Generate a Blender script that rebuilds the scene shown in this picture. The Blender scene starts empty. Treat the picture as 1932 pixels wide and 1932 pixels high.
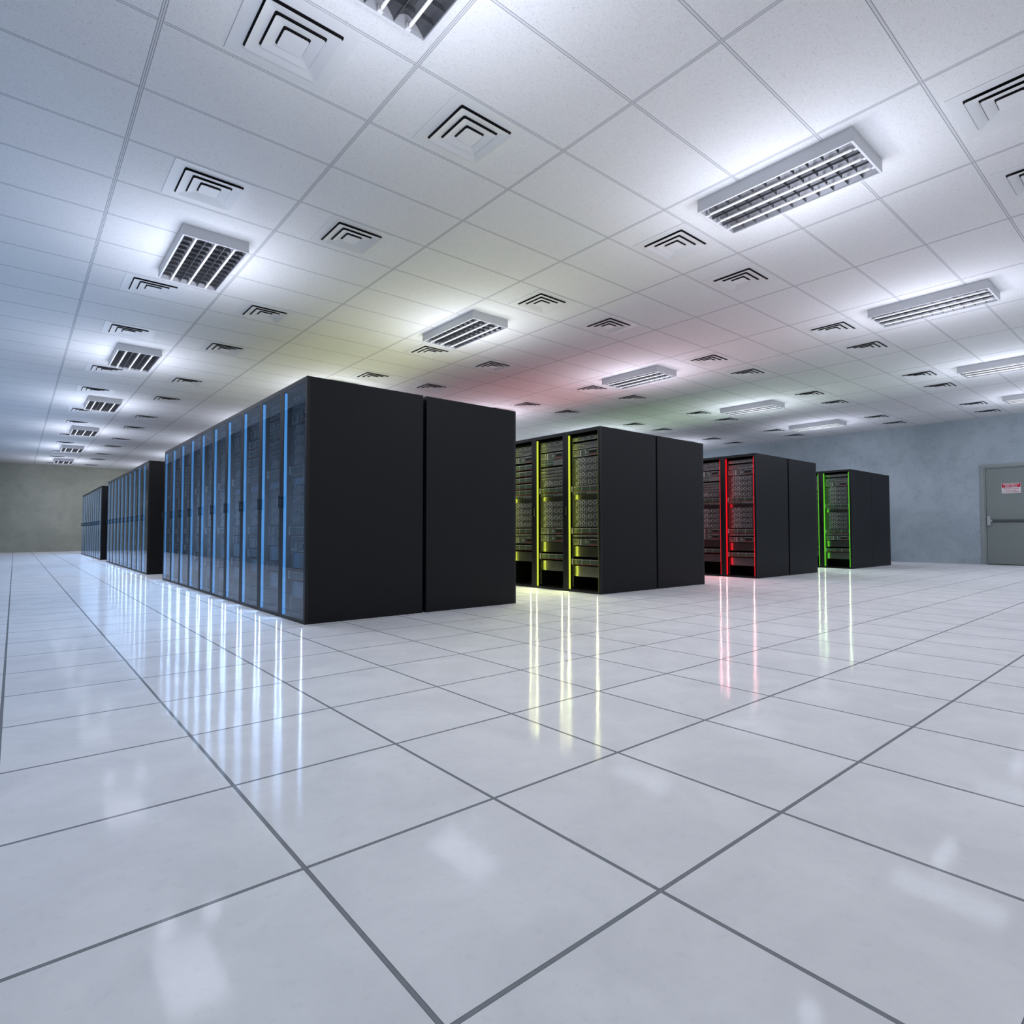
import bpy, bmesh, math, random
from mathutils import Matrix, Vector
sc = bpy.context.scene
C = sc.collection

# ---------------------------------------------------------------- camera
YAW, PIT, ROL, FPX, CAMZ = 0.69997, 0.03435, -0.00053, 1114.12, 0.81127
fw = Vector((math.sin(YAW) * math.cos(PIT), math.cos(YAW) * math.cos(PIT), math.sin(PIT)))
rt = Vector((math.cos(YAW), -math.sin(YAW), 0))
up = rt.cross(fw)
rt, up = math.cos(ROL) * rt + math.sin(ROL) * up, -math.sin(ROL) * rt + math.cos(ROL) * up
cam = bpy.data.objects.new('camera', bpy.data.cameras.new('camera'))
cam.matrix_world = Matrix(((rt.x, up.x, -fw.x, 0), (rt.y, up.y, -fw.y, 0), (rt.z, up.z, -fw.z, CAMZ), (0, 0, 0, 1)))
cam.data.sensor_width = 36
cam.data.lens = FPX / 1932 * 36
cam.data.clip_start = 0.02
cam.data.clip_end = 200
C.objects.link(cam)
sc.camera = cam

# ---------------------------------------------------------------- world, exposure
w = bpy.data.worlds.new('world')
sc.world = w
w.use_nodes = True
w.node_tree.nodes['Background'].inputs[0].default_value = (0.6, 0.7, 0.9, 1)
w.node_tree.nodes['Background'].inputs[1].default_value = 0.3
sc.view_settings.view_transform = 'Standard'
sc.view_settings.look = 'None'
sc.view_settings.gamma = 1
sc.view_settings.use_curve_mapping = False
sc.view_settings.exposure = 0.57
sc.cycles.max_bounces = 7
sc.cycles.diffuse_bounces = 3
sc.cycles.glossy_bounces = 3
sc.cycles.transparent_max_bounces = 6
sc.cycles.caustics_reflective = False
sc.cycles.caustics_refractive = False
sc.cycles.adaptive_threshold = 0.05

# light levels (used by the builders of the fixtures and strips below)
LAMP_COL = (0.80, 0.84, 1.0)
P_DOWN = 14.5          # the downward area lamp of each ceiling light, W
P_POINT = 3.2           # each of two unseen point lamps added below a ceiling light, W
P_UP = 8.8            # unseen lamp added below each ceiling light to brighten the ceiling, W
P_TUBE = 0.36          # emission of a visible tube
P_IN = {'yellow': 0.5, 'red': 0.5, 'green': 0.4}   # the light the far strip throws back onto the equipment, W
P_BEAM = {'blue': 1.5, 'yellow': 1.7, 'red': 1.6, 'green': 1.1}   # narrow lamp added at a strip for floor streaks, aimed towards the camera, W
BEAM_T = {'blue': 1.08, 'yellow': 0.65, 'red': 0.45, 'green': 0.35}  # its turn away from the door's normal, rad
STRIP = {  # rack strips: visible colour (linear), lamp colour, lamp power W
    'blue': ((0.070, 0.31, 0.72), (0.42, 0.64, 1.0), 3.4),
    'yellow': ((0.45, 0.52, 0.045), (0.97, 1.0, 0.45), 6.2),
    'red': ((0.60, 0.006, 0.012), (1.0, 0.36, 0.36), 5.4),
    'green': ((0.08, 0.40, 0.02), (0.65, 1.0, 0.50), 3.4),
}

# ---------------------------------------------------------------- dimensions
H = 3.70
XR, XL, YB, YF = 18.6, -0.9, 31.96, -4.6
FX0, FY0, FTX, FTY = 0.55512, 0.8286, 0.58148, 0.60797       # floor tile grid
GX, GY, SB, SA = 0.56814, 3.75245, 1.27568, 0.65495          # ceiling grid
LX = [1.435, 4.787, 8.715, 12.86, 16.33]                     # ceiling light columns
LY0, LPY = 2.20, 4.54

# ---------------------------------------------------------------- materials
def newmat(name):
    m = bpy.data.materials.new(name)
    m.use_nodes = True
    nt = m.node_tree
    return m, nt, nt.nodes['Principled BSDF']

def simple(name, col, rough=0.5, metal=0.0, emit=None, es=1.0, spec=0.5):
    m, nt, b = newmat(name)
    b.inputs['Base Color'].default_value = (*col, 1)
    b.inputs['Roughness'].default_value = rough
    b.inputs['Metallic'].default_value = metal
    b.inputs['Specular IOR Level'].default_value = spec
    if emit:
        b.inputs['Emission Color'].default_value = (*emit, 1)
        b.inputs['Emission Strength'].default_value = es
    return m

def N(nt, t, **kw):
    n = nt.nodes.new(t)
    for k, v in kw.items():
        setattr(n, k, v)
    return n

def math_(nt, op, a, b=None, c=None):
    n = N(nt, 'ShaderNodeMath', operation=op)
    for i, v in enumerate((a, b, c)):
        if v is None:
            continue
        if isinstance(v, (int, float)):
            n.inputs[i].default_value = v
        else:
            nt.links.new(v, n.inputs[i])
    return n.outputs[0]

def grid_dist(nt, coord, off, period):
    """distance in metres to the nearest grid line"""
    t = math_(nt, 'MULTIPLY', math_(nt, 'SUBTRACT', coord, off), 1 / period)
    f = math_(nt, 'FRACT', math_(nt, 'ADD', t, 100.5))
    return math_(nt, 'MULTIPLY', math_(nt, 'ABSOLUTE', math_(nt, 'SUBTRACT', f, 0.5)), period)

def mix(nt, fac, a, b):
    n = N(nt, 'ShaderNodeMix', data_type='RGBA')
    for i, v in ((0, fac), (6, a), (7, b)):
        if isinstance(v, (int, float)):
            n.inputs[i].default_value = v
        elif isinstance(v, tuple):
            n.inputs[i].default_value = (*v, 1)
        else:
            nt.links.new(v, n.inputs[i])
    return n.outputs[2]

def noise(nt, vec, scale, detail=3, rough=0.5, dist=0.0):
    n = N(nt, 'ShaderNodeTexNoise')
    nt.links.new(vec, n.inputs['Vector'])
    n.inputs['Scale'].default_value = scale
    n.inputs['Detail'].default_value = detail
    n.inputs['Roughness'].default_value = rough
    n.inputs['Distortion'].default_value = dist
    return n.outputs['Fac']

def ramp(nt, fac, p0, p1, c0=(0, 0, 0), c1=(1, 1, 1)):
    n = N(nt, 'ShaderNodeValToRGB')
    nt.links.new(fac, n.inputs[0])
    e = n.color_ramp.elements
    e[0].position, e[1].position = p0, p1
    e[0].color, e[1].color = (*c0, 1), (*c1, 1)
    return n.outputs[0]

def floor_mat():
    m, nt, b = newmat('floor_tiles')
    g = N(nt, 'ShaderNodeNewGeometry')
    s = N(nt, 'ShaderNodeSeparateXYZ')
    nt.links.new(g.outputs['Position'], s.inputs[0])
    dx = grid_dist(nt, s.outputs[0], FX0, FTX)
    dy = grid_dist(nt, s.outputs[1], FY0, FTY)
    d = math_(nt, 'MINIMUM', dx, dy)
    # a random offset per tile so neighbouring tiles do not share their mottling
    ix = math_(nt, 'FLOOR', math_(nt, 'MULTIPLY', math_(nt, 'SUBTRACT', s.outputs[0], FX0), 1 / FTX))
    iy = math_(nt, 'FLOOR', math_(nt, 'MULTIPLY', math_(nt, 'SUBTRACT', s.outputs[1], FY0), 1 / FTY))
    cx = N(nt, 'ShaderNodeCombineXYZ')
    nt.links.new(ix, cx.inputs[0]); nt.links.new(iy, cx.inputs[1])
    wn = N(nt, 'ShaderNodeTexWhiteNoise', noise_dimensions='3D')
    nt.links.new(cx.outputs[0], wn.inputs[0])
    va = N(nt, 'ShaderNodeVectorMath', operation='MULTIPLY_ADD')
    nt.links.new(wn.outputs['Color'], va.inputs[0])
    va.inputs[1].default_value = (7, 7, 7)
    nt.links.new(g.outputs['Position'], va.inputs[2])
    n1 = noise(nt, va.outputs[0], 3.2, 6, 0.62, 0.4)
    n2 = noise(nt, va.outputs[0], 34, 4, 0.7)
    c = mix(nt, ramp(nt, n1, 0.36, 0.64), (0.71, 0.715, 0.725), (0.79, 0.795, 0.80))
    c = mix(nt, math_(nt, 'MULTIPLY', ramp(nt, n2, 0.56, 0.74), 0.22), c, (0.52, 0.53, 0.55))
    joint = math_(nt, 'LESS_THAN', d, 0.0042)
    edge = math_(nt, 'MULTIPLY', math_(nt, 'LESS_THAN', d, 0.0056), 1.0)
    n3 = noise(nt, g.outputs['Position'], 60, 3)
    gc = mix(nt, n3, (0.20, 0.215, 0.22), (0.27, 0.28, 0.30))
    c = mix(nt, edge, c, (0.13, 0.14, 0.155))
    c = mix(nt, joint, c, gc)
    nt.links.new(c, b.inputs['Base Color'])
    r = math_(nt, 'ADD', 0.065, math_(nt, 'MULTIPLY', n1, 0.03))
    nt.links.new(r, b.inputs['Roughness'])
    b.inputs['Specular IOR Level'].default_value = 0.0
    gl = N(nt, 'ShaderNodeBsdfGlossy')
    nt.links.new(r, gl.inputs['Roughness'])
    mx = N(nt, 'ShaderNodeMixShader')
    mx.inputs[0].default_value = 0.018
    nt.links.new(b.outputs[0], mx.inputs[1])
    nt.links.new(gl.outputs[0], mx.inputs[2])
    nt.links.new(mx.outputs[0], nt.nodes['Material Output'].inputs[0])
    bp = N(nt, 'ShaderNodeBump')
    bp.inputs['Strength'].default_value = 0.35
    bp.inputs['Distance'].default_value = 0.002
    hgt = math_(nt, 'SUBTRACT', 1.0, edge)
    nt.links.new(hgt, bp.inputs['Height'])
    nt.links.new(bp.outputs[0], b.inputs['Normal'])
    return m

def tile_speckle(nt, pos):
    mp = N(nt, 'ShaderNodeMapping')
    nt.links.new(pos, mp.inputs[0])
    n1 = noise(nt, mp.outputs[0], 95, 4, 0.62, 1.6)
    n2 = noise(nt, mp.outputs[0], 230, 2, 0.5)
    a = ramp(nt, n1, 0.545, 0.63)
    b = ramp(nt, n2, 0.62, 0.70)
    return math_(nt, 'MINIMUM', math_(nt, 'ADD', math_(nt, 'MULTIPLY', a, 0.75), math_(nt, 'MULTIPLY', b, 0.7)), 1.0)

def ceiling_mat():
    m, nt, b = newmat('ceiling_tiles')
    g = N(nt, 'ShaderNodeNewGeometry')
    s = N(nt, 'ShaderNodeSeparateXYZ')
    nt.links.new(g.outputs['Position'], s.inputs[0])
    dx = grid_dist(nt, s.outputs[0], GX, SB)
    dy = grid_dist(nt, s.outputs[1], GY, SA)
    sp = tile_speckle(nt, g.outputs['Position'])
    big = noise(nt, g.outputs['Position'], 1.3, 2)
    c = mix(nt, big, (0.84, 0.845, 0.85), (0.88, 0.885, 0.885))
    c = mix(nt, math_(nt, 'MULTIPLY', sp, 0.42), c, (0.33, 0.34, 0.36))
    bar = math_(nt, 'MAXIMUM', math_(nt, 'LESS_THAN', dx, 0.0115), math_(nt, 'LESS_THAN', dy, 0.0085))
    ex = math_(nt, 'MULTIPLY', math_(nt, 'LESS_THAN', dx, 0.0135), math_(nt, 'GREATER_THAN', dx, 0.0100))
    ey = math_(nt, 'MULTIPLY', math_(nt, 'LESS_THAN', dy, 0.0105), math_(nt, 'GREATER_THAN', dy, 0.0068))
    # the gap on each side of a bar; bars run through at crossings
    ey = math_(nt, 'MULTIPLY', ey, math_(nt, 'GREATER_THAN', dx, 0.012))
    mid = math_(nt, 'LESS_THAN', dx, 0.0016)
    gap = math_(nt, 'MAXIMUM', math_(nt, 'MAXIMUM', ex, ey), mid)
    c = mix(nt, bar, c, (0.73, 0.74, 0.76))
    c = mix(nt, gap, c, (0.26, 0.27, 0.29))
    nt.links.new(c, b.inputs['Base Color'])
    b.inputs['Roughness'].default_value = 0.85
    b.inputs['Specular IOR Level'].default_value = 0.2
    bp = N(nt, 'ShaderNodeBump')
    bp.inputs['Strength'].default_value = 0.3
    bp.inputs['Distance'].default_value = 0.002
    nt.links.new(math_(nt, 'SUBTRACT', 1.0, sp), bp.inputs['Height'])
    nt.links.new(bp.outputs[0], b.inputs['Normal'])
    return m

def concrete(name, c0, c1, cd):
    m, nt, b = newmat(name)
    g = N(nt, 'ShaderNodeNewGeometry')
    n1 = noise(nt, g.outputs['Position'], 0.9, 5, 0.6, 0.3)
    n2 = noise(nt, g.outputs['Position'], 26, 5, 0.75)
    n3 = noise(nt, g.outputs['Position'], 5, 4, 0.6)
    c = mix(nt, ramp(nt, n1, 0.35, 0.65), c0, c1)
    # pitted patches: fine dark pits that only occur inside blotches
    pit = math_(nt, 'MULTIPLY', ramp(nt, n2, 0.56, 0.66), ramp(nt, n1, 0.5, 0.58, (1, 1, 1), (0, 0, 0)))
    c = mix(nt, math_(nt, 'MULTIPLY', pit, 0.6), c, cd)
    c = mix(nt, math_(nt, 'MULTIPLY', ramp(nt, n3, 0.52, 0.7), 0.2), c, cd)
    nt.links.new(c, b.inputs['Base Color'])
    b.inputs['Roughness'].default_value = 0.7
    bp = N(nt, 'ShaderNodeBump')
    bp.inputs['Strength'].default_value = 0.25
    bp.inputs['Distance'].default_value = 0.01
    nt.links.new(n2, bp.inputs['Height'])
    nt.links.new(bp.outputs[0], b.inputs['Normal'])
    return m

def brushed(name, col, rough, metal=0.9):
    m, nt, b = newmat(name)
    t = N(nt, 'ShaderNodeTexCoord')
    mp = N(nt, 'ShaderNodeMapping')
    mp.inputs['Scale'].default_value = (3, 3, 160)
    nt.links.new(t.outputs['Object'], mp.inputs[0])
    n1 = noise(nt, mp.outputs[0], 4, 2)
    c = mix(nt, n1, tuple(x * 0.85 for x in col), tuple(x * 1.15 for x in col))
    nt.links.new(c, b.inputs['Base Color'])
    b.inputs['Metallic'].default_value = metal
    b.inputs['Roughness'].default_value = rough
    return m

def glass_mat():
    m = bpy.data.materials.new('door_glass')
    m.use_nodes = True
    nt = m.node_tree
    nt.nodes.clear()
    o = N(nt, 'ShaderNodeOutputMaterial')
    tr = N(nt, 'ShaderNodeBsdfTransparent')
    tr.inputs[0].default_value = (0.79, 0.82, 0.86, 1)
    gl = N(nt, 'ShaderNodeBsdfGlossy')
    gl.inputs['Roughness'].default_value = 0.015
    gl.inputs[0].default_value = (0.9, 0.92, 0.95, 1)
    fr = N(nt, 'ShaderNodeFresnel')
    gm = N(nt, 'ShaderNodeNewGeometry')
    nt.links.new(math_(nt, 'MULTIPLY_ADD', gm.outputs['Backfacing'], 1 / 1.33 - 1.33, 1.33), fr.inputs[0])   # same index from either side
    mx = N(nt, 'ShaderNodeMixShader')
    nt.links.new(fr.outputs[0], mx.inputs[0])
    nt.links.new(tr.outputs[0], mx.inputs[1])
    nt.links.new(gl.outputs[0], mx.inputs[2])
    nt.links.new(mx.outputs[0], o.inputs[0])
    return m

M = dict(
    floor=floor_mat(), ceiling=ceiling_mat(),
    wall_r=concrete('concrete_blue_grey', (0.40, 0.475, 0.52), (0.50, 0.575, 0.625), (0.22, 0.26, 0.29)),
    wall_b=concrete('concrete_warm_grey', (0.40, 0.415, 0.335), (0.50, 0.515, 0.42), (0.25, 0.26, 0.215)),
    wall_l=concrete('concrete_dark_grey', (0.10, 0.11, 0.12), (0.13, 0.14, 0.15), (0.08, 0.08, 0.09)),
    rack=simple('rack_black_paint', (0.0075, 0.008, 0.0095), 0.5, spec=0.25),
    frame=simple('rack_frame_paint', (0.013, 0.014, 0.016), 0.42, spec=0.3),
    handle=simple('handle_black', (0.010, 0.011, 0.012), 0.8, spec=0.0),
    inside=simple('rack_inside_black', (0.004, 0.004, 0.004), 0.6),
    rail=simple('rail_zinc', (0.16, 0.16, 0.155), 0.4, 0.7),
    unit=brushed('unit_dark_metal', (0.075, 0.077, 0.078), 0.5, 0.3),
    unit2=brushed('unit_grey_metal', (0.13, 0.13, 0.125), 0.5, 0.3),
    plate=brushed('plate_polished', (0.24, 0.24, 0.24), 0.3, 1.0),
    line=simple('trim_light_grey', (0.52, 0.52, 0.50), 0.4, 0.2),
    ear=simple('ear_light_metal', (0.62, 0.62, 0.58), 0.4, 0.2),
    greenp=simple('board_green', (0.03, 0.14, 0.07), 0.4),
    redp=simple('label_red', (0.20, 0.03, 0.028), 0.4),
    hole=simple('black_slot', (0.002, 0.002, 0.003), 0.8),
    vent=simple('vent_white', (0.80, 0.81, 0.82), 0.55, 0.0),
    lampbox=simple('lamp_housing_white', (0.62, 0.63, 0.65), 0.45),
    mirror=simple('lamp_reflector', (0.20, 0.203, 0.215), 0.5, 1.0),
    fin=simple('lamp_louvre', (0.15, 0.155, 0.165), 0.4, 0.8),
    cap=simple('tube_socket_white', (0.7, 0.7, 0.7), 0.4),
    tube=simple('lit_tube', (0.8, 0.8, 0.8), 0.4, 0.0, (0.93, 0.96, 1.0), P_TUBE),
    doorp=simple('door_grey_green', (0.235, 0.27, 0.255), 0.4),
    doorf=simple('door_frame_grey_green', (0.30, 0.34, 0.33), 0.45),
    seal=simple('door_gap_dark', (0.06, 0.075, 0.075), 0.6),
    alu=simple('latch_aluminium', (0.55, 0.57, 0.58), 0.35, 0.5),
    bar=simple('push_bar_grey', (0.10, 0.115, 0.12), 0.4, 0.4),
    signw=simple('sign_white', (0.74, 0.76, 0.77), 0.4),
    signr=simple('sign_red', (0.60, 0.005, 0.035), 0.4),
    glass=glass_mat(),
)
for k, (vis, _, _) in STRIP.items():
    M['strip_' + k] = simple('led_strip_' + k, (0.0, 0.0, 0.0), 0.5, 0.0, vis, 1.0, 0.0)

# ---------------------------------------------------------------- mesh helpers
class MB:
    def __init__(self, *mats):
        self.v, self.f, self.mi, self.mats, self.sm = [], [], [], list(mats), []
    def _m(self, mat):
        if mat not in self.mats:
            self.mats.append(mat)
        return self.mats.index(mat)
    def quad(self, pts, mat):
        n = len(self.v)
        self.v += [tuple(p) for p in pts]
        self.f.append(tuple(range(n, n + len(pts))))
        self.mi.append(self._m(mat))
        self.sm.append(False)
    def box(self, a, b, mat, bev=0.0):
        x0, y0, z0 = a
        x1, y1, z1 = b
        n = len(self.v)
        self.v += [(x0, y0, z0), (x1, y0, z0), (x1, y1, z0), (x0, y1, z0), (x0, y0, z1), (x1, y0, z1), (x1, y1, z1), (x0, y1, z1)]
        k = self._m(mat)
        for q in ((0, 3, 2, 1), (4, 5, 6, 7), (0, 1, 5, 4), (1, 2, 6, 5), (2, 3, 7, 6), (3, 0, 4, 7)):
            self.f.append(tuple(n + i for i in q))
            self.mi.append(k)
            self.sm.append(False)
    def cyl(self, p, q, r, mat, seg=14, caps=True):
        p, q = Vector(p), Vector(q)
        d = (q - p).normalized()
        a = d.orthogonal().normalized()
        b = d.cross(a)
        n = len(self.v)
        k = self._m(mat)
        for c in (p, q):
            for i in range(seg):
                t = 2 * math.pi * i / seg
                self.v.append(tuple(c + r * (math.cos(t) * a + math.sin(t) * b)))
        for i in range(seg):
            j = (i + 1) % seg
            self.f.append((n + i, n + j, n + seg + j, n + seg + i))
            self.mi.append(k); self.sm.append(True)
        if caps:
            self.f.append(tuple(n + i for i in reversed(range(seg)))); self.mi.append(k); self.sm.append(False)
            self.f.append(tuple(n + seg + i for i in range(seg))); self.mi.append(k); self.sm.append(False)
    def mesh(self, name):
        me = bpy.data.meshes.new(name)
        me.from_pydata(self.v, [], self.f)
        for m_ in self.mats:
            me.materials.append(M[m_])
        me.polygons.foreach_set('material_index', self.mi)
        me.polygons.foreach_set('use_smooth', self.sm)
        me.update()
        return me

def link(name, data, parent=None, loc=None):
    o = bpy.data.objects.new(name, data)
    C.objects.link(o)
    if parent is not None:
        o.parent = parent
    if loc is not None:
        o.location = loc
    return o

def thing(name, loc, label, cat, group=None, rz=0.0, data=None):
    o = link(name, data, None, loc)
    o.rotation_euler = (0, 0, rz)
    o['label'] = label
    o['category'] = cat
    if group:
        o['group'] = group
    return o

def struct(name, mb, parent=None):
    o = link(name, mb.mesh(name), parent)
    if parent is None:
        o['kind'] = 'structure'
    return o

def project(p):
    v = Vector(p) - Vector((0, 0, CAMZ))
    d = v.dot(fw)
    if d < 0.05:
        return None
    return 966 + FPX * v.dot(rt) / d, 966 - FPX * v.dot(up) / d

# ---------------------------------------------------------------- room shell
T = 0.15
mb = MB(); mb.box((XL - T, YF - T, -0.1), (XR + T, YB + T, 0.0), 'floor'); struct('floor', mb)
mb = MB(); mb.box((XL - T, YF - T, H), (XR + T, YB + T, H + 0.12), 'ceiling'); struct('ceiling', mb)
mb = MB(); mb.box((XR, YF, 0), (XR + T, YB, H), 'wall_r'); struct('wall_right', mb)
mb = MB(); mb.box((XL - T, YB, 0), (XR + T, YB + T, H), 'wall_b'); struct('wall_back', mb)
mb = MB(); mb.box((XL - T, YF, 0), (XL, YB, H), 'wall_l'); struct('wall_left', mb)
mb = MB(); mb.box((XL - T, YF - T, 0), (XR + T, YF, H), 'wall_b'); struct('wall_front', mb)

# ---------------------------------------------------------------- door in the right wall
DY0, DY1, DZ = 2.715, 3.64, 2.385
door = link('door_1', None, None, (XR, 0, 0))
door['kind'] = 'structure'
mb = MB()
mb.box((-0.050, DY1 + 0.035, 0), (-0.001, DY1 + 0.105, DZ + 0.105), 'doorf')
mb.box((-0.050, DY0 - 0.105, 0), (-0.001, DY0 - 0.035, DZ + 0.105), 'doorf')
mb.box((-0.050, DY0 - 0.035, DZ + 0.035), (-0.001, DY1 + 0.035, DZ + 0.105), 'doorf')
mb.box((-0.030, DY1 + 0.008, 0), (-0.001, DY1 + 0.035, DZ + 0.035), 'doorf')
mb.box((-0.030, DY0 - 0.035, 0), (-0.001, DY0 - 0.008, DZ + 0.035), 'doorf')
mb.box((-0.030, DY0 - 0.008, DZ + 0.008), (-0.001, DY1 + 0.008, DZ + 0.035), 'doorf')
mb.box((-0.006, DY0 - 0.008, 0.0), (-0.001, DY1 + 0.008, DZ + 0.008), 'seal')
link('door_frame', mb.mesh('door_frame'), door)
mb = MB(); mb.box((-0.022, DY0, 0.02), (-0.007, DY1, DZ), 'doorp')
link('door_leaf', mb.mesh('door_leaf'), door)
mb = MB()
mb.box((-0.075, 3.563, 0.975), (-0.023, 3.625, 1.20), 'alu')
mb.box((-0.070, 3.530, 1.065), (-0.030, 3.563, 1.115), 'alu')
link('latch', mb.mesh('latch'), door)
mb = MB()
mb.box((-0.062, 2.76, 1.072), (-0.040, 3.530, 1.108), 'bar')
mb.box((-0.040, 2.74, 1.060), (-0.023, 3.530, 1.120), 'bar')
mb.box((-0.070, 2.725, 1.05), (-0.023, 2.765, 1.13), 'alu')
link('push_bar', mb.mesh('push_bar'), door)

sign = MB()
sg_w, sg_h = 0.365, 0.245
sign.box((-sg_w / 2, -sg_h / 2, 0), (sg_w / 2, sg_h / 2, 0.003), 'signw')
so = link('warning_sign', None, None, (XR - 0.0225, 3.152, 1.882))
so.rotation_euler = Matrix(((0, 0, -1), (-1, 0, 0), (0, 1, 0))).to_euler()
so['label'] = 'red and white emergency exit warning sign on the grey door'
so['category'] = 'sign'
link('sign_board', sign.mesh('sign_board'), so)
mb = MB(); mb.box((-sg_w / 2 + 0.006, 0.020, 0.003), (sg_w / 2 - 0.006, sg_h / 2 - 0.006, 0.0042), 'signr')
o = link('red_panel', mb.mesh('red_panel'), so)

def text(name, body, size, y, z, mat, parent, width):
    cu = bpy.data.curves.new('t', 'FONT')
    cu.body = body
    cu.size = size
    cu.align_x = 'CENTER'
    cu.align_y = 'CENTER'
    cu.extrude = 0.0004
    cu.offset = size * 0.025
    tmp = bpy.data.objects.new('t', cu)
    C.objects.link(tmp)
    dg = bpy.context.evaluated_depsgraph_get()
    me = bpy.data.meshes.new_from_object(tmp.evaluated_get(dg))
    bpy.data.objects.remove(tmp)
    me.name = name
    me.materials.clear()
    me.materials.append(M[mat])
    xs = [v.co.x for v in me.vertices]
    k = width / (max(xs) - min(xs))
    for v in me.vertices:
        v.co.x *= k
    o_ = link(name, me, parent, (0, y, z))
    return o_
text('lettering', 'EMERGENCY', 0.047, 0.093, 0.0046, 'signw', so, 0.30)
text('lettering', 'EXIT ONLY', 0.047, 0.047, 0.0046, 'signw', so, 0.23)
text('lettering', 'SECURITY ALARM', 0.034, -0.012, 0.0036, 'signr', so, 0.29)
text('lettering', 'WILL SOUND', 0.034, -0.052, 0.0036, 'signr', so, 0.21)
text('lettering', 'IF DOOR IS OPENED', 0.034, -0.093, 0.0036, 'signr', so, 0.32)

# ---------------------------------------------------------------- rack parts (local: x depth from front 0, y width, z up)
RW, RD, RH = 0.646, 1.198, 2.207
U0, U1 = 0.085, 0.560          # equipment left / right edge
UX = 0.075                     # equipment face plane

def m_cabinet():
    mb = MB()
    mb.box((0.030, 0.004, RH - 0.03), (RD, RW - 0.004, RH), 'rack')
    mb.box((0.030, 0.004, 0.0), (RD, RW - 0.004, 0.030), 'rack')
    mb.box((RD - 0.02, 0.004, 0.030), (RD, RW - 0.004, RH - 0.03), 'rack')
    # dark inner lining right behind the equipment and beside it
    mb.box((0.60, 0.006, 0.030), (0.61, RW - 0.006, RH - 0.03), 'inside')
    mb.box((0.060, 0.0045, 0.030), (0.60, 0.006, RH - 0.03), 'inside')
    mb.box((0.060, RW - 0.006, 0.030), (0.60, RW - 0.0045, RH - 0.03), 'inside')
    mb.box((0.060, 0.0065, 2.120), (0.60, RW - 0.0065, 2.126), 'inside')
    return mb.mesh('cabinet')

def m_side(y):
    mb = MB(); mb.box((0.0305, y, 0.0), (RD, y + 0.0038, RH), 'rack')
    return mb.mesh('side_panel')

def m_doorframe():
    mb = MB()
    mb.box((0, 0, 0), (0.030, 0.040, RH), 'frame')
    mb.box((0, 0.592, 0), (0.030, RW, RH), 'frame')
    mb.box((0, 0.040, 2.163), (0.030, 0.592, RH), 'frame')
    mb.box((0, 0.040, 0), (0.030, 0.592, 0.030), 'frame')
    # inner lip
    mb.box((0.030, 0.030, 0.03), (0.055, 0.036, 2.163), 'frame')
    mb.box((0.030, 0.600, 0.03), (0.055, 0.606, 2.163), 'frame')
    return mb.mesh('door_frame')

def m_handle():
    mb = MB()
    mb.box((-0.026, 0.613, 1.045), (-0.012, 0.633, 1.165), 'handle')
    mb.box((-0.012, 0.617, 1.055), (0.0, 0.629, 1.075), 'handle')
    mb.box((-0.012, 0.617, 1.135), (0.0, 0.629, 1.155), 'handle')
    return mb.mesh('handle')

def m_glass():
    mb = MB(); mb.box((0.0015, 0.041, 0.031), (0.0055, 0.591, 2.162), 'glass')
    return mb.mesh('glass_pane')

def m_strip(y, x, r, col):
    mb = MB(); mb.cyl((x, y, 0.034), (x, y, 2.150), r, 'strip_' + col, 12)
    return mb.mesh('led_strip')

def m_rail():
    mb = MB()
    for y0, y1 in ((0.060, 0.0835), (0.5615, 0.585)):
        mb.box((UX + 0.002, y0, 0.05), (UX + 0.006, y1, 2.115), 'unit')
        z = 0.07
        i = 0
        while z < 2.10:
            yc = (y0 + y1) / 2
            mb.box((UX - 0.001, yc - 0.004, z), (UX + 0.002, yc + 0.004, z + (0.009 if i % 3 else 0.018)), 'rail' if i % 3 != 1 else 'hole')
            z += 0.0445
            i += 1
    return mb.mesh('mounting_rail')

def m_blank():
    mb = MB()
    mb.box((UX, U0, 0), (UX + 0.30, U1, 0.034), 'unit2')
    mb.box((UX - 0.002, U0, 0.031), (UX, U1, 0.034), 'line')
    mb.box((UX - 0.0015, U0, 0.014), (UX, U1, 0.016), 'unit')
    for k in range(6):
        y = U0 + 0.03 + k * 0.083
        mb.box((UX - 0.0015, y, 0.006), (UX, y + 0.03, 0.010), 'hole')
    return mb.mesh('blank_panel')

def m_cable():
    mb = MB()
    mb.box((UX, U0, 0), (UX + 0.2, U1, 0.045), 'unit2')
    mb.box((UX - 0.003, U0, 0.0), (UX, U1, 0.003), 'line')
    mb.box((UX - 0.003, U0, 0.042), (UX, U1, 0.045), 'line')
    for k in range(4):
        y = U0 + 0.02 + k * 0.115
        mb.box((UX - 0.004, y, 0.012), (UX, y + 0.085, 0.032), 'unit')
        mb.box((UX - 0.005, y + 0.01, 0.019), (UX - 0.004, y + 0.075, 0.024), 'line')
    return mb.mesh('cable_tray')

def m_smooth():
    mb = MB()
    mb.box((UX, U0, 0), (UX + 0.3, U1, 0.082), 'unit')
    mb.box((UX - 0.002, U0 + 0.012, 0.0), (UX, U0 + 0.016, 0.06), 'line')
    mb.box((UX - 0.002, U1 - 0.016, 0.0), (UX, U1 - 0.012, 0.05), 'line')
    mb.box((UX - 0.003, U0, 0.0), (UX, U1, 0.0035), 'line')
    mb.box((UX - 0.001, U0 + 0.03, 0.022), (UX, U1 - 0.2, 0.024), 'line')
    mb.box((UX - 0.001, U1 - 0.2, 0.022), (UX, U1 - 0.197, 0.05), 'line')
    mb.box((UX - 0.001, U1 - 0.2, 0.05), (UX, U1 - 0.03, 0.052), 'line')
    return mb.mesh('front_cover')

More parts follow.
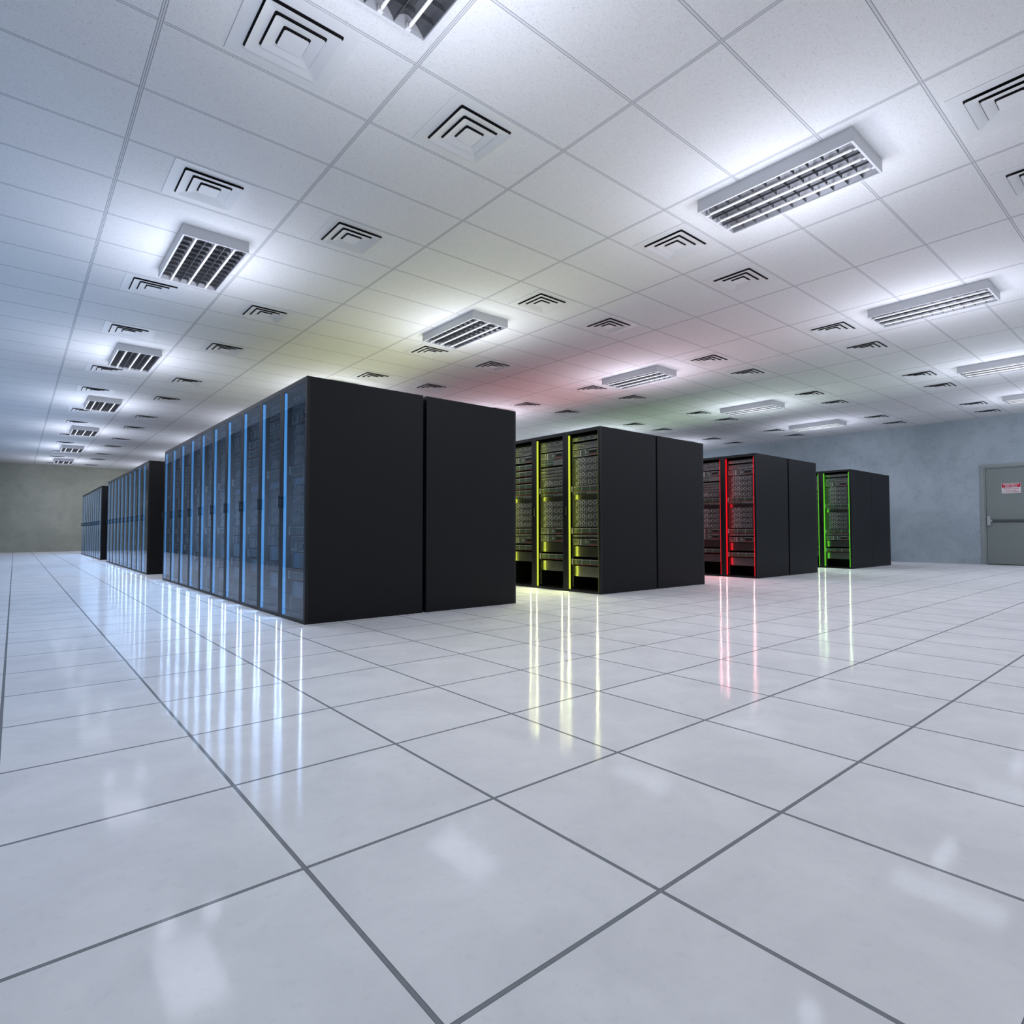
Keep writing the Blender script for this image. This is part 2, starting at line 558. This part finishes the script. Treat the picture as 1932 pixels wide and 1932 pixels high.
def m_switch():
    mb = MB()
    h = 0.088
    mb.box((UX, U0, 0), (UX + 0.35, U1, h), 'unit')
    for z in (0.0, h - 0.003):
        mb.box((UX - 0.004, U0, z), (UX, U1, z + 0.003), 'line')
    W = U1 - U0
    def bar(f, w_=0.004, m='line', z0=0.0, z1=h):
        y = U1 - f * W
        mb.box((UX - 0.005, y - w_ / 2, z0), (UX, y + w_ / 2, z1), m)
    # seen from the front the left end of the unit is at large y
    bar(0.008); bar(0.992); bar(0.30, 0.013); bar(0.21, 0.006, 'line', 0.035, h - 0.006); bar(0.09, 0.004, 'unit2', 0.035, h - 0.008)
    bar(0.49, 0.005, 'line', 0.02, h); bar(0.62, 0.008, 'unit2'); bar(0.93, 0.007, 'unit2')
    mb.box((UX - 0.003, U1 - 0.29 * W, 0.008), (UX, U1 - 0.02 * W, 0.030), 'unit2')
    mb.box((UX - 0.003, U1 - 0.60 * W, 0.028), (UX, U1 - 0.38 * W, 0.036), 'greenp')
    mb.box((UX - 0.003, U1 - 0.56 * W, 0.040), (UX, U1 - 0.52 * W, 0.052), 'line')
    for k in range(8):
        y = U1 - (0.65 + k * 0.034) * W
        mb.box((UX - 0.004, y - 0.0085, h - 0.014), (UX, y, h - 0.006), 'line')
        mb.box((UX - 0.003, y - 0.012, 0.030), (UX, y + 0.001, h - 0.020), 'hole')
        mb.box((UX - 0.004, y - 0.006, 0.026), (UX, y, 0.031), 'greenp')
    mb.box((UX - 0.004, U1 - 0.915 * W, 0.006), (UX, U1 - 0.64 * W, 0.021), 'redp')
    return mb.mesh('network_switch')

def m_fan():
    mb = MB()
    h = 0.0945
    mb.box((UX, U0, 0), (UX + 0.3, U1, h), 'unit')
    mb.box((UX - 0.001, U0, 0), (UX, U1, 0.002), 'hole')
    W = U1 - U0
    def hexr(f, g, r, wdt=0.0042, part=range(6)):
        yc, zc = U1 - f * W, g * h
        P = [(yc + r * math.cos(math.pi / 3 * k), zc + r * math.sin(math.pi / 3 * k)) for k in range(6)]
        Q = [(yc + (r - wdt) * math.cos(math.pi / 3 * k), zc + (r - wdt) * math.sin(math.pi / 3 * k)) for k in range(6)]
        for k in part:
            j = (k + 1) % 6
            n = len(mb.v)
            for px, (a, b) in ((UX - 0.004, (P, Q)), (UX, (P, Q))):
                mb.v += [(px, *a[k]), (px, *a[j]), (px, *b[j]), (px, *b[k])]
            kk = mb._m('line')
            for q in ((0, 1, 2, 3), (7, 6, 5, 4), (0, 4, 5, 1), (2, 6, 7, 3)):
                mb.f.append(tuple(n + i for i in q)); mb.mi.append(kk); mb.sm.append(False)
    R = 0.0245
    for i, f in enumerate((0.165, 0.243, 0.321, 0.399, 0.477, 0.555)):
        hexr(f, 0.34 if i % 2 == 0 else 0.62, R, part=range(6) if i != 5 else (2, 3, 4))
    hexr(0.243, 1.08, R, part=(3, 4, 5))
    hexr(0.399, 1.08, R, part=(3, 4, 5))
    hexr(0.321, 0.86, R, part=(3, 4, 5))
    hexr(0.477, 0.86, R, part=(3, 4, 5))
    hexr(0.665, 0.50, 0.032); hexr(0.845, 0.50, 0.032)
    mb.box((UX - 0.004, U1 - 0.79 * W, 0.475 * h), (UX, U1 - 0.72 * W, 0.525 * h), 'line')
    for k in range(12):
        mb.box((UX - 0.0015, U1 - 0.10 * W + 0.0, 0.012 + k * 0.006), (UX, U1 - 0.035 * W, 0.0145 + k * 0.006), 'hole')
    mb.box((UX - 0.002, U0 + 0.03, 0.081), (UX, U0 + 0.06, 0.083), 'line')
    return mb.mesh('fan_panel')

def m_drives():
    mb = MB()
    h = 0.078
    mb.box((UX, U0, 0), (UX + 0.35, U1, h), 'unit')
    n = 24
    a, b = U0 + 0.010, U1 - 0.010
    p = (b - a) / n
    for k in range(n):
        y = a + k * p
        mb.box((UX - 0.004, y + 0.0012, 0.012), (UX, y + p - 0.0012, h - 0.013), 'unit')
        mb.box((UX - 0.005, y + 0.004, h - 0.012), (UX, y + p - 0.004, h - 0.005), 'line')
        mb.box((UX - 0.0052, y + 0.0022, 0.022), (UX - 0.004, y + p - 0.0022, 0.034 + 0.010 * (k % 3 == 0)), 'greenp')
        mb.box((UX - 0.005, y + 0.0022, 0.004), (UX, y + p - 0.0016, 0.014), 'redp')
    for f in (1 / 3, 2 / 3):
        y = a + (b - a) * f
        mb.box((UX - 0.0065, y - 0.0022, 0.004), (UX, y + 0.0022, h), 'line')
    mb.box((UX - 0.004, U0, h - 0.003), (UX, U1, h), 'unit2')
    return mb.mesh('drive_array')

def m_ear(y):
    mb = MB(); mb.box((UX - 0.022, y, 0.001), (UX - 0.010, y + 0.011, 0.080), 'ear')
    mb.box((UX - 0.010, y + 0.002, 0.004), (UX, y + 0.009, 0.016), 'line')
    mb.box((UX - 0.010, y + 0.002, 0.064), (UX, y + 0.009, 0.076), 'line')
    return mb.mesh('ear_handle')

def m_patch():
    mb = MB()
    h = 0.040
    mb.box((UX, U0, 0), (UX + 0.2, U1, h), 'unit2')
    for k in range(4):
        y = U1 - 0.03 - k * 0.06
        mb.box((UX - 0.003, y - 0.045, 0.006), (UX, y, 0.018), 'hole')
        mb.box((UX - 0.003, y - 0.045, 0.024), (UX, y, 0.034), 'greenp')
        mb.box((UX - 0.004, y - 0.052, 0.0), (UX, y - 0.049, h), 'line')
    mb.box((UX - 0.003, U0 + 0.02, 0.016), (UX, U0 + 0.18, 0.018), 'line')
    mb.box((UX - 0.003, U0, h - 0.002), (UX, U1, h), 'line')
    return mb.mesh('patch_panel')

def m_plate(h):
    mb = MB()
    # gently bowed polished cover
    seg = 10
    pts = []
    for i in range(seg + 1):
        t = i / seg
        y = U0 + 0.004 + t * (U1 - U0 - 0.008)
        x = UX + 0.002 - 0.010 * math.sin(math.pi * t) ** 0.8
        pts.append((x, y))
    n = len(mb.v)
    for z in (0.0, h):
        mb.v += [(x, y, z) for x, y in pts]
    k = mb._m('plate')
    for i in range(seg):
        mb.f.append((n + i, n + seg + 1 + i, n + seg + 2 + i, n + i + 1)); mb.mi.append(k); mb.sm.append(True)
    mb.box((UX + 0.003, U0 + 0.004, 0.0), (UX + 0.30, U1 - 0.004, h), 'inside')
    mb.quad([(x, y, 0.0) for x, y in pts], 'unit')
    mb.quad([(x, y, h) for x, y in reversed(pts)], 'unit')
    return mb.mesh('polished_cover')

def m_cables():
    mb = MB()
    random.seed(4)
    for k in range(3):
        y = U1 - 0.05 - k * 0.05
        mb.cyl((0.30, y, 0.10 + 0.04 * k), (0.30, y + 0.004, 0.36), 0.006, 'unit2', 8)
    return mb.mesh('power_cable')

ME = dict(cab=m_cabinet(), side0=m_side(0.0), side1=m_side(RW - 0.0038), frame=m_doorframe(), handle=m_handle(), glass=m_glass(),
          rail=m_rail(), blank=m_blank(), cable=m_cable(), smooth=m_smooth(), switch=m_switch(), fan=m_fan(), drives=m_drives(),
          ear0=m_ear(U0 - 0.014), ear1=m_ear(U1 + 0.003), patch=m_patch(), plate5=m_plate(0.062), plate14=m_plate(0.140))
for k in STRIP:
    ME['strip_far_' + k] = m_strip(0.5785, 0.017, 0.0125, k)
    ME['strip_near_' + k] = m_strip(0.058, 0.035, 0.0105, k)

LAY = {
    'A': [('cable', 2.066), ('smooth', 1.955), ('switch', 1.850), ('fan', 1.737), ('fan', 1.640), ('fan', 1.543), ('fan', 1.446),
          ('drives', 1.366), ('patch', 1.325), ('plate5', 1.262), ('fan', 1.165), ('fan', 1.070), ('fan', 0.975), ('fan', 0.880),
          ('drives', 0.790), ('blank', 0.742), ('switch', 0.634), ('plate14', 0.479), ('drives', 0.365), ('plate14', 0.210)],
    'B': [('cable', 2.066), ('smooth', 1.980), ('switch', 1.866), ('patch', 1.812), ('patch', 1.770), ('blank', 1.706), ('blank', 1.659),
          ('blank', 1.612), ('blank', 1.565), ('fan', 1.464), ('drives', 1.374), ('patch', 1.325), ('plate5', 1.262), ('fan', 1.165),
          ('fan', 1.070), ('fan', 0.975), ('fan', 0.880), ('switch', 0.784), ('switch', 0.680), ('plate14', 0.531), ('drives', 0.424), ('plate14', 0.262)],
    'C': [('cable', 2.060), ('smooth', 1.975), ('switch', 1.866), ('drives', 1.753), ('drives', 1.656), ('drives', 1.559), ('drives', 1.462),
          ('drives', 1.372), ('patch', 1.325), ('plate5', 1.262), ('fan', 1.165), ('fan', 1.070), ('fan', 0.975), ('fan', 0.880),
          ('drives', 0.790), ('blank', 0.745), ('switch', 0.646), ('drives', 0.540), ('plate14', 0.375)],
}
NAMES = dict(cable='cable_tray', smooth='front_cover', switch='network_switch', fan='fan_panel', drives='drive_array', patch='patch_panel',
             blank='blank_panel', plate5='polished_cover', plate14='polished_cover')

LAMPS = {}
def strip_lamp(col):
    if col not in LAMPS:
        l = bpy.data.lights.new('strip_lamp_' + col, 'AREA')
        l.shape = 'RECTANGLE'
        l.size = 2.08
        l.size_y = 0.004
        l.color = STRIP[col][1]
        l.energy = STRIP[col][2]
        LAMPS[col] = l
    return LAMPS[col]

def aim(dx, dy):
    '''turn a tall strip lamp (long side upright) to look along (dx, dy)'''
    zc, xc = Vector((-dx, -dy, 0)), Vector((0, 0, 1))
    return Matrix((xc, zc.cross(xc), zc)).transposed().to_euler()

def inner_lamp(col):
    k = col + '_in'
    if k not in LAMPS:
        l = bpy.data.lights.new('inner_lamp_' + col, 'AREA')
        l.shape = 'RECTANGLE'
        l.size = 2.08
        l.size_y = 0.004
        l.color = Vector(STRIP[col][0]) / max(STRIP[col][0])
        l.energy = P_IN[col]
        LAMPS[k] = l
    return LAMPS[k]

def added_beam_lamp(col):
    k = col + '_beam'
    if k not in LAMPS:
        l = bpy.data.lights.new('added_beam_lamp_' + col, 'AREA')
        l.shape = 'RECTANGLE'
        l.size = 2.08
        l.size_y = 0.006
        l.spread = math.radians(52)
        l.color = STRIP[col][1]
        l.energy = P_BEAM[col]
        LAMPS[k] = l
    return LAMPS[k]

def rack(loc, lay, col, label, group, glass, vis):
    """a rack with its face to -X, equipment and two light strips"""
    r = thing('server_rack', loc, label, 'server rack', group)
    link('cabinet', ME['cab'], r)
    link('side_panel', ME['side0'], r)
    link('side_panel', ME['side1'], r)
    d = link('door_frame', ME['frame'], r)
    link('handle', ME['handle'], d)
    if glass:
        link('glass_pane', ME['glass'], d)
    link('led_strip', ME['strip_near_' + col], r)
    link('led_strip', ME['strip_far_' + col], r)
    l = link('strip_lamp', strip_lamp(col), r, (-0.003, 0.5785, 1.09))      # the strips' own light, at the door plane
    l.rotation_euler = aim(-1.0, 0.0)
    if vis:
        for y in (0.058, 0.5785):
            l = link('strip_lamp', added_beam_lamp(col), r, (-0.004, y, 1.09))  # added beam that draws the streak on the floor
            l.rotation_euler = aim(-math.cos(BEAM_T[col]), -math.sin(BEAM_T[col]))
    if vis and not glass:
        l = link('strip_lamp', inner_lamp(col), r, (0.012, 0.560, 1.09))
        l.rotation_euler = aim(math.cos(1.0), -math.sin(1.0))      # looks inward and across the equipment
    link('mounting_rail', ME['rail'], r)
    for k, z in LAY[lay]:
        u = link(NAMES[k], ME[k], r, (0, 0, z))
        if k == 'drives':
            link('ear_handle', ME['ear0'], u)
            link('ear_handle', ME['ear1'], u)
    return r

def rear_rack(loc, label, group):
    """a rack turned with its face to +X: only its plain sides and doors"""
    r = thing('server_rack', loc, label, 'server rack', group, math.pi)
    link('cabinet', ME['cab'], r)
    link('side_panel', ME['side0'], r)
    link('side_panel', ME['side1'], r)
    link('door_frame', ME['frame'], r)
    return r

ORD = ['nearest', 'second', 'third', 'fourth', 'fifth', 'sixth', 'seventh', 'eighth', 'ninth', 'farthest']
SEQ = 'ABCBAABCCA'
BL = [  # name, x of the front row, x of the end of the rear row, y start, colour, glass
    ('front block', 1.965, 4.404, 5.161, 'blue', True),
    ('middle block', 1.965, 4.404, 13.250, 'blue', True),
    ('far block', 1.965, 4.404, 21.300, 'blue', True),
    ('yellow block', 5.848, 8.281, 5.151, 'yellow', False),
    ('red block', 9.958, 12.404, 5.160, 'red', False),
    ('green block', 14.135, 16.540, 5.140, 'green', False),
]
for name, x0, x1, y0, col, glass in BL:
    for k in range(10):
        y = y0 + 0.650 * k
        vis = glass or k < {'yellow': 3, 'red': 2, 'green': 2}[col]
        if glass:
            lab = f'{ORD[k]} glass-door server rack with blue strips from the near end of the {name}'
            if k == 0:
                lab = f'corner glass-door server rack with blue strips at the near end of the {name}'
        elif vis:
            lab = f'{ORD[k]} black server rack from the near corner of the {col}-lit row'
            if k == 0:
                lab = f'black open-front server rack at the near corner of the {col}-lit row'
        else:
            lab = f'{ORD[k]} black server rack from the near corner of the {col}-lit row, hidden behind others'
        grp = f'{col}-lit server racks of the {name}' if vis else f'hidden racks of the {col}-lit row'
        rack((x0, y, 0), SEQ[k], col, lab, grp, glass, vis)
    for k in range(10):
        y = y0 + 0.650 * k
        if k == 0:
            where = {'front block': 'the blue-lit front block', 'middle block': 'the blue-lit middle block', 'far block': 'the blue-lit far block'}.get(name, f'the {col}-lit block')
            lab = f'plain black rear server rack end behind the corner rack of {where}'
        else:
            lab = f'{ORD[k]} plain black rear server rack from the near end of the {name}, hidden'
        rear_rack((x1, y + RW, 0), lab, f'rear racks of the {name}')

# ---------------------------------------------------------------- ceiling lights
LW, LL, LH = 0.585, 1.245, 0.108
def m_housing():
    mb = MB()
    t = 0.016
    a, b = LW / 2, LL / 2
    mb.box((-a, -b, -LH), (-a + t, b, 0), 'lampbox')
    mb.box((a - t, -b, -LH), (a, b, 0), 'lampbox')
    mb.box((-a + t, -b, -LH), (a - t, -b + t, 0), 'lampbox')
    mb.box((-a + t, b - t, -LH), (a - t, b, 0), 'lampbox')
    mb.box((-a + t, -b + t, -0.014), (a - t, b - t, 0), 'lampbox')
    return mb.mesh('housing')

TX = (-0.172, 0.0, 0.172)
def m_reflector():
    mb = MB()
    t = 0.017
    a, b = LW / 2 - t, LL / 2 - t
    # troughs: a peaked mirror over each tube and valleys between
    xs = [-a, -0.172, -0.086, 0.0, 0.086, 0.172, a]
    zs = [-LH + 0.012, -0.018, -LH + 0.020, -0.018, -LH + 0.020, -0.018, -LH + 0.012]
    fine = []
    for i in range(6):
        for s in range(4):
            u = s / 4
            c = math.sin(u * math.pi / 2) if zs[i] < zs[i + 1] else 1 - math.cos(u * math.pi / 2)
            fine.append((xs[i] + (xs[i + 1] - xs[i]) * u, zs[i] + (zs[i + 1] - zs[i]) * c))
    fine.append((xs[-1], zs[-1]))
    k = mb._m('mirror')
    n = len(mb.v)
    for y in (-b, b):
        mb.v += [(x, y, z) for x, z in fine]
    L = len(fine)
    for i in range(L - 1):
        mb.f.append((n + i, n + L + i, n + L + i + 1, n + i + 1)); mb.mi.append(k); mb.sm.append(False)
    return mb.mesh('reflector')

def m_louvre():
    mb = MB()
    t = 0.019
    a, b = LW / 2 - t, LL / 2 - t
    n = 11
    for i in range(1, n):
        y = -b + 2 * b * i / n
        for x0, x1 in ((-a, -0.19), (-0.155, -0.09), (-0.082, -0.018), (0.018, 0.082), (0.09, 0.155), (0.19, a)):
            mb.box((x0, y - 0.001, -LH + 0.008), (x1, y + 0.001, -LH + 0.040), 'fin')
    for x in (-0.086, 0.086):
        mb.box((x - 0.0025, -b, -LH + 0.006), (x + 0.0025, b, -LH + 0.02), 'fin')
    return mb.mesh('louvre')

def m_tube(x):
    mb = MB()
    b = LL / 2 - 0.05
    mb.cyl((x, -b, -LH + 0.008), (x, b, -LH + 0.008), 0.0095, 'tube', 14)
    for s in (-1, 1):
        mb.cyl((x, s * b, -LH + 0.008), (x, s * (LL / 2 - 0.017), -LH + 0.008), 0.007, 'cap', 10)
        mb.box((x - 0.014, min(s * (LL / 2 - 0.035), s * (LL / 2 - 0.016)), -LH + 0.0), (x + 0.014, max(s * (LL / 2 - 0.035), s * (LL / 2 - 0.016)), -LH + 0.03), 'cap')
    return mb.mesh('tube')

FM = dict(housing=m_housing(), reflector=m_reflector(), louvre=m_louvre(), t0=m_tube(TX[0]), t1=m_tube(TX[1]), t2=m_tube(TX[2]))
down = bpy.data.lights.new('down_lamp', 'AREA')
down.shape = 'RECTANGLE'
down.size, down.size_y = LW - 0.06, LL - 0.1
down.color = LAMP_COL
down.energy = P_DOWN
upl = bpy.data.lights.new('added_up_lamp', 'AREA')
upl.shape = 'RECTANGLE'
upl.size, upl.size_y = 0.9, 1.6
upl.color = LAMP_COL
upl.energy = P_UP
added_pt = bpy.data.lights.new('added_point_lamp', 'POINT')
added_pt.shadow_soft_size = 0.09
added_pt.color = LAMP_COL
added_pt.energy = P_POINT

COLN = ['above the left aisle', 'above the aisle before the yellow-lit racks', 'above the aisle before the red-lit racks',
        'above the aisle before the green-lit racks', 'nearest the right wall']
ORDL = ['nearest', 'second', 'third', 'fourth', 'fifth', 'sixth', 'farthest']
for c, x in enumerate(LX):
    for k in range(-1, 7):
        y = LY0 + LPY * k
        if k < 0:
            lab = f'white three-tube ceiling light behind the camera in the line {COLN[c]}'.replace('ceiling light behind', 'light behind').replace('the aisle before', 'aisle of')
        else:
            lab = f'{ORDL[k]} white three-tube ceiling light in the line {COLN[c]}'
        L = thing('ceiling_light', (x, y, H), lab, 'ceiling light', 'surface-mounted ceiling lights')
        link('housing', FM['housing'], L)
        link('reflector', FM['reflector'], L)
        link('louvre', FM['louvre'], L)
        for t in ('t0', 't1', 't2'):
            link('tube', FM[t], L)
        link('down_lamp', down, L, (0, 0, -LH - 0.004))
        u = link('added_up_lamp', upl, L, (0, 0, -0.88))  # floats unseen under the fixture, added to wash the ceiling
        u.rotation_euler = (math.pi, 0, 0)
        for s in (-1, 1):
            link('added_point_lamp', added_pt, L, (0.21 * s, 0, -0.62))  # unseen lamps in mid-air, added for the floor spots and ceiling glow

# ---------------------------------------------------------------- ceiling diffusers
def rr(h, r, z, seg=4):
    P = []
    for q in range(4):
        a0 = q * math.pi / 2
        cx = (h - r) * (1 if q in (0, 3) else -1)
        cy = (h - r) * (1 if q in (0, 1) else -1)
        for s in range(seg + 1):
            a = a0 + math.pi / 2 * s / seg
            P.append((cx + r * math.cos(a), cy + r * math.sin(a), z))
    return P

def loft(mb, A, B, mat):
    n = len(mb.v)
    mb.v += A + B
    L = len(A)
    k = mb._m(mat)
    for i in range(L):
        j = (i + 1) % L
        mb.f.append((n + i, n + j, n + L + j, n + L + i)); mb.mi.append(k); mb.sm.append(False)

VS = (0.2135, 0.142, 0.072)
def m_vplate():
    mb = MB()
    z0 = -0.004
    loft(mb, rr(0.302, 0.002, -0.0005), rr(0.301, 0.003, z0), 'vent')
    loft(mb, rr(0.301, 0.003, z0), rr(VS[0] + 0.008, 0.014, z0), 'vent')
    loft(mb, rr(VS[0] + 0.008, 0.014, z0), rr(VS[0] + 0.008, 0.014, -0.0008), 'hole')
    P = rr(VS[0] + 0.008, 0.014, -0.0006)
    n = len(mb.v); mb.v += P
    mb.f.append(tuple(n + i for i in range(len(P)))); mb.mi.append(mb._m('hole')); mb.sm.append(False)
    return mb.mesh('face_plate')

def m_vring(i):
    mb = MB()
    h = VS[i]
    inner = VS[i + 1] + 0.008 if i < 2 else None
    zl, zt = -0.021, -0.0055
    if inner:
        loft(mb, rr(h, 0.014, zl), rr(inner, 0.012, zt), 'vent')
        loft(mb, rr(h, 0.014, zl), rr(h - 0.001, 0.014, zl + 0.0015), 'vent')
        loft(mb, rr(h - 0.001, 0.014, zl + 0.0015), rr(inner, 0.012, zt + 0.0015), 'hole')
    else:
        P = rr(h, 0.014, zl)
        n = len(mb.v); mb.v += P
        mb.f.append(tuple(n + i for i in range(len(P)))); mb.mi.append(mb._m('vent')); mb.sm.append(False)
        loft(mb, P, rr(h, 0.014, zl + 0.002), 'vent')
    return mb.mesh('louvre_ring')

VM = [m_vplate()] + [m_vring(i) for i in range(3)]
boxes = [(x0, x1, y0, y0 + 6.5) for _, x0, x1, y0, _, _ in BL]
def hidden(x, y, z):
    for i in range(1, 200):
        t = i / 200
        px, py, pz = x * t, y * t, CAMZ + (z - CAMZ) * t
        if pz < RH and any(a < px < b and c < py < d for a, b, c, d in boxes):
            return True
    return False

ROWS = [-5, -1, 2, 6, 9, 13, 16, 20, 23, 27, 30, 34, 37, 41]
COLS = [0, 1, 3, 4, 6, 7, 9, 10, 12, 13]
CNAME = ['first', 'second', 'third', 'fourth', 'fifth', 'sixth', 'seventh', 'eighth', 'ninth', 'tenth']
RNAME = ['nearest', 'second', 'third', 'fourth', 'fifth', 'sixth', 'seventh', 'eighth', 'ninth', 'tenth', 'eleventh', 'twelfth', 'thirteenth', 'fourteenth']
for ci, b in enumerate(COLS):
    seen = 0
    for a in ROWS:
        x, y = GX + SB * (b + 0.4875), GY + SA * (a + 0.475)
        p = [project((x + dx, y + dy, H)) for dx in (-.3, .3) for dy in (-.3, .3)]
        if not any(q and -40 < q[0] < 1972 and -40 < q[1] < 1972 for q in p):
            continue
        if all(hidden(x + dx, y + dy, H) for dx in (-.2, .2) for dy in (-.2, .2)):
            continue
        lab = f'{RNAME[seen]} square white ceiling vent in the {CNAME[ci]} column of vents from the left'
        seen += 1
        V = thing('ceiling_vent', (x, y, H), lab, 'ceiling vent', 'square ceiling vents')
        link('face_plate', VM[0], V)
        for i in range(3):
            link('louvre_ring', VM[1 + i], V)
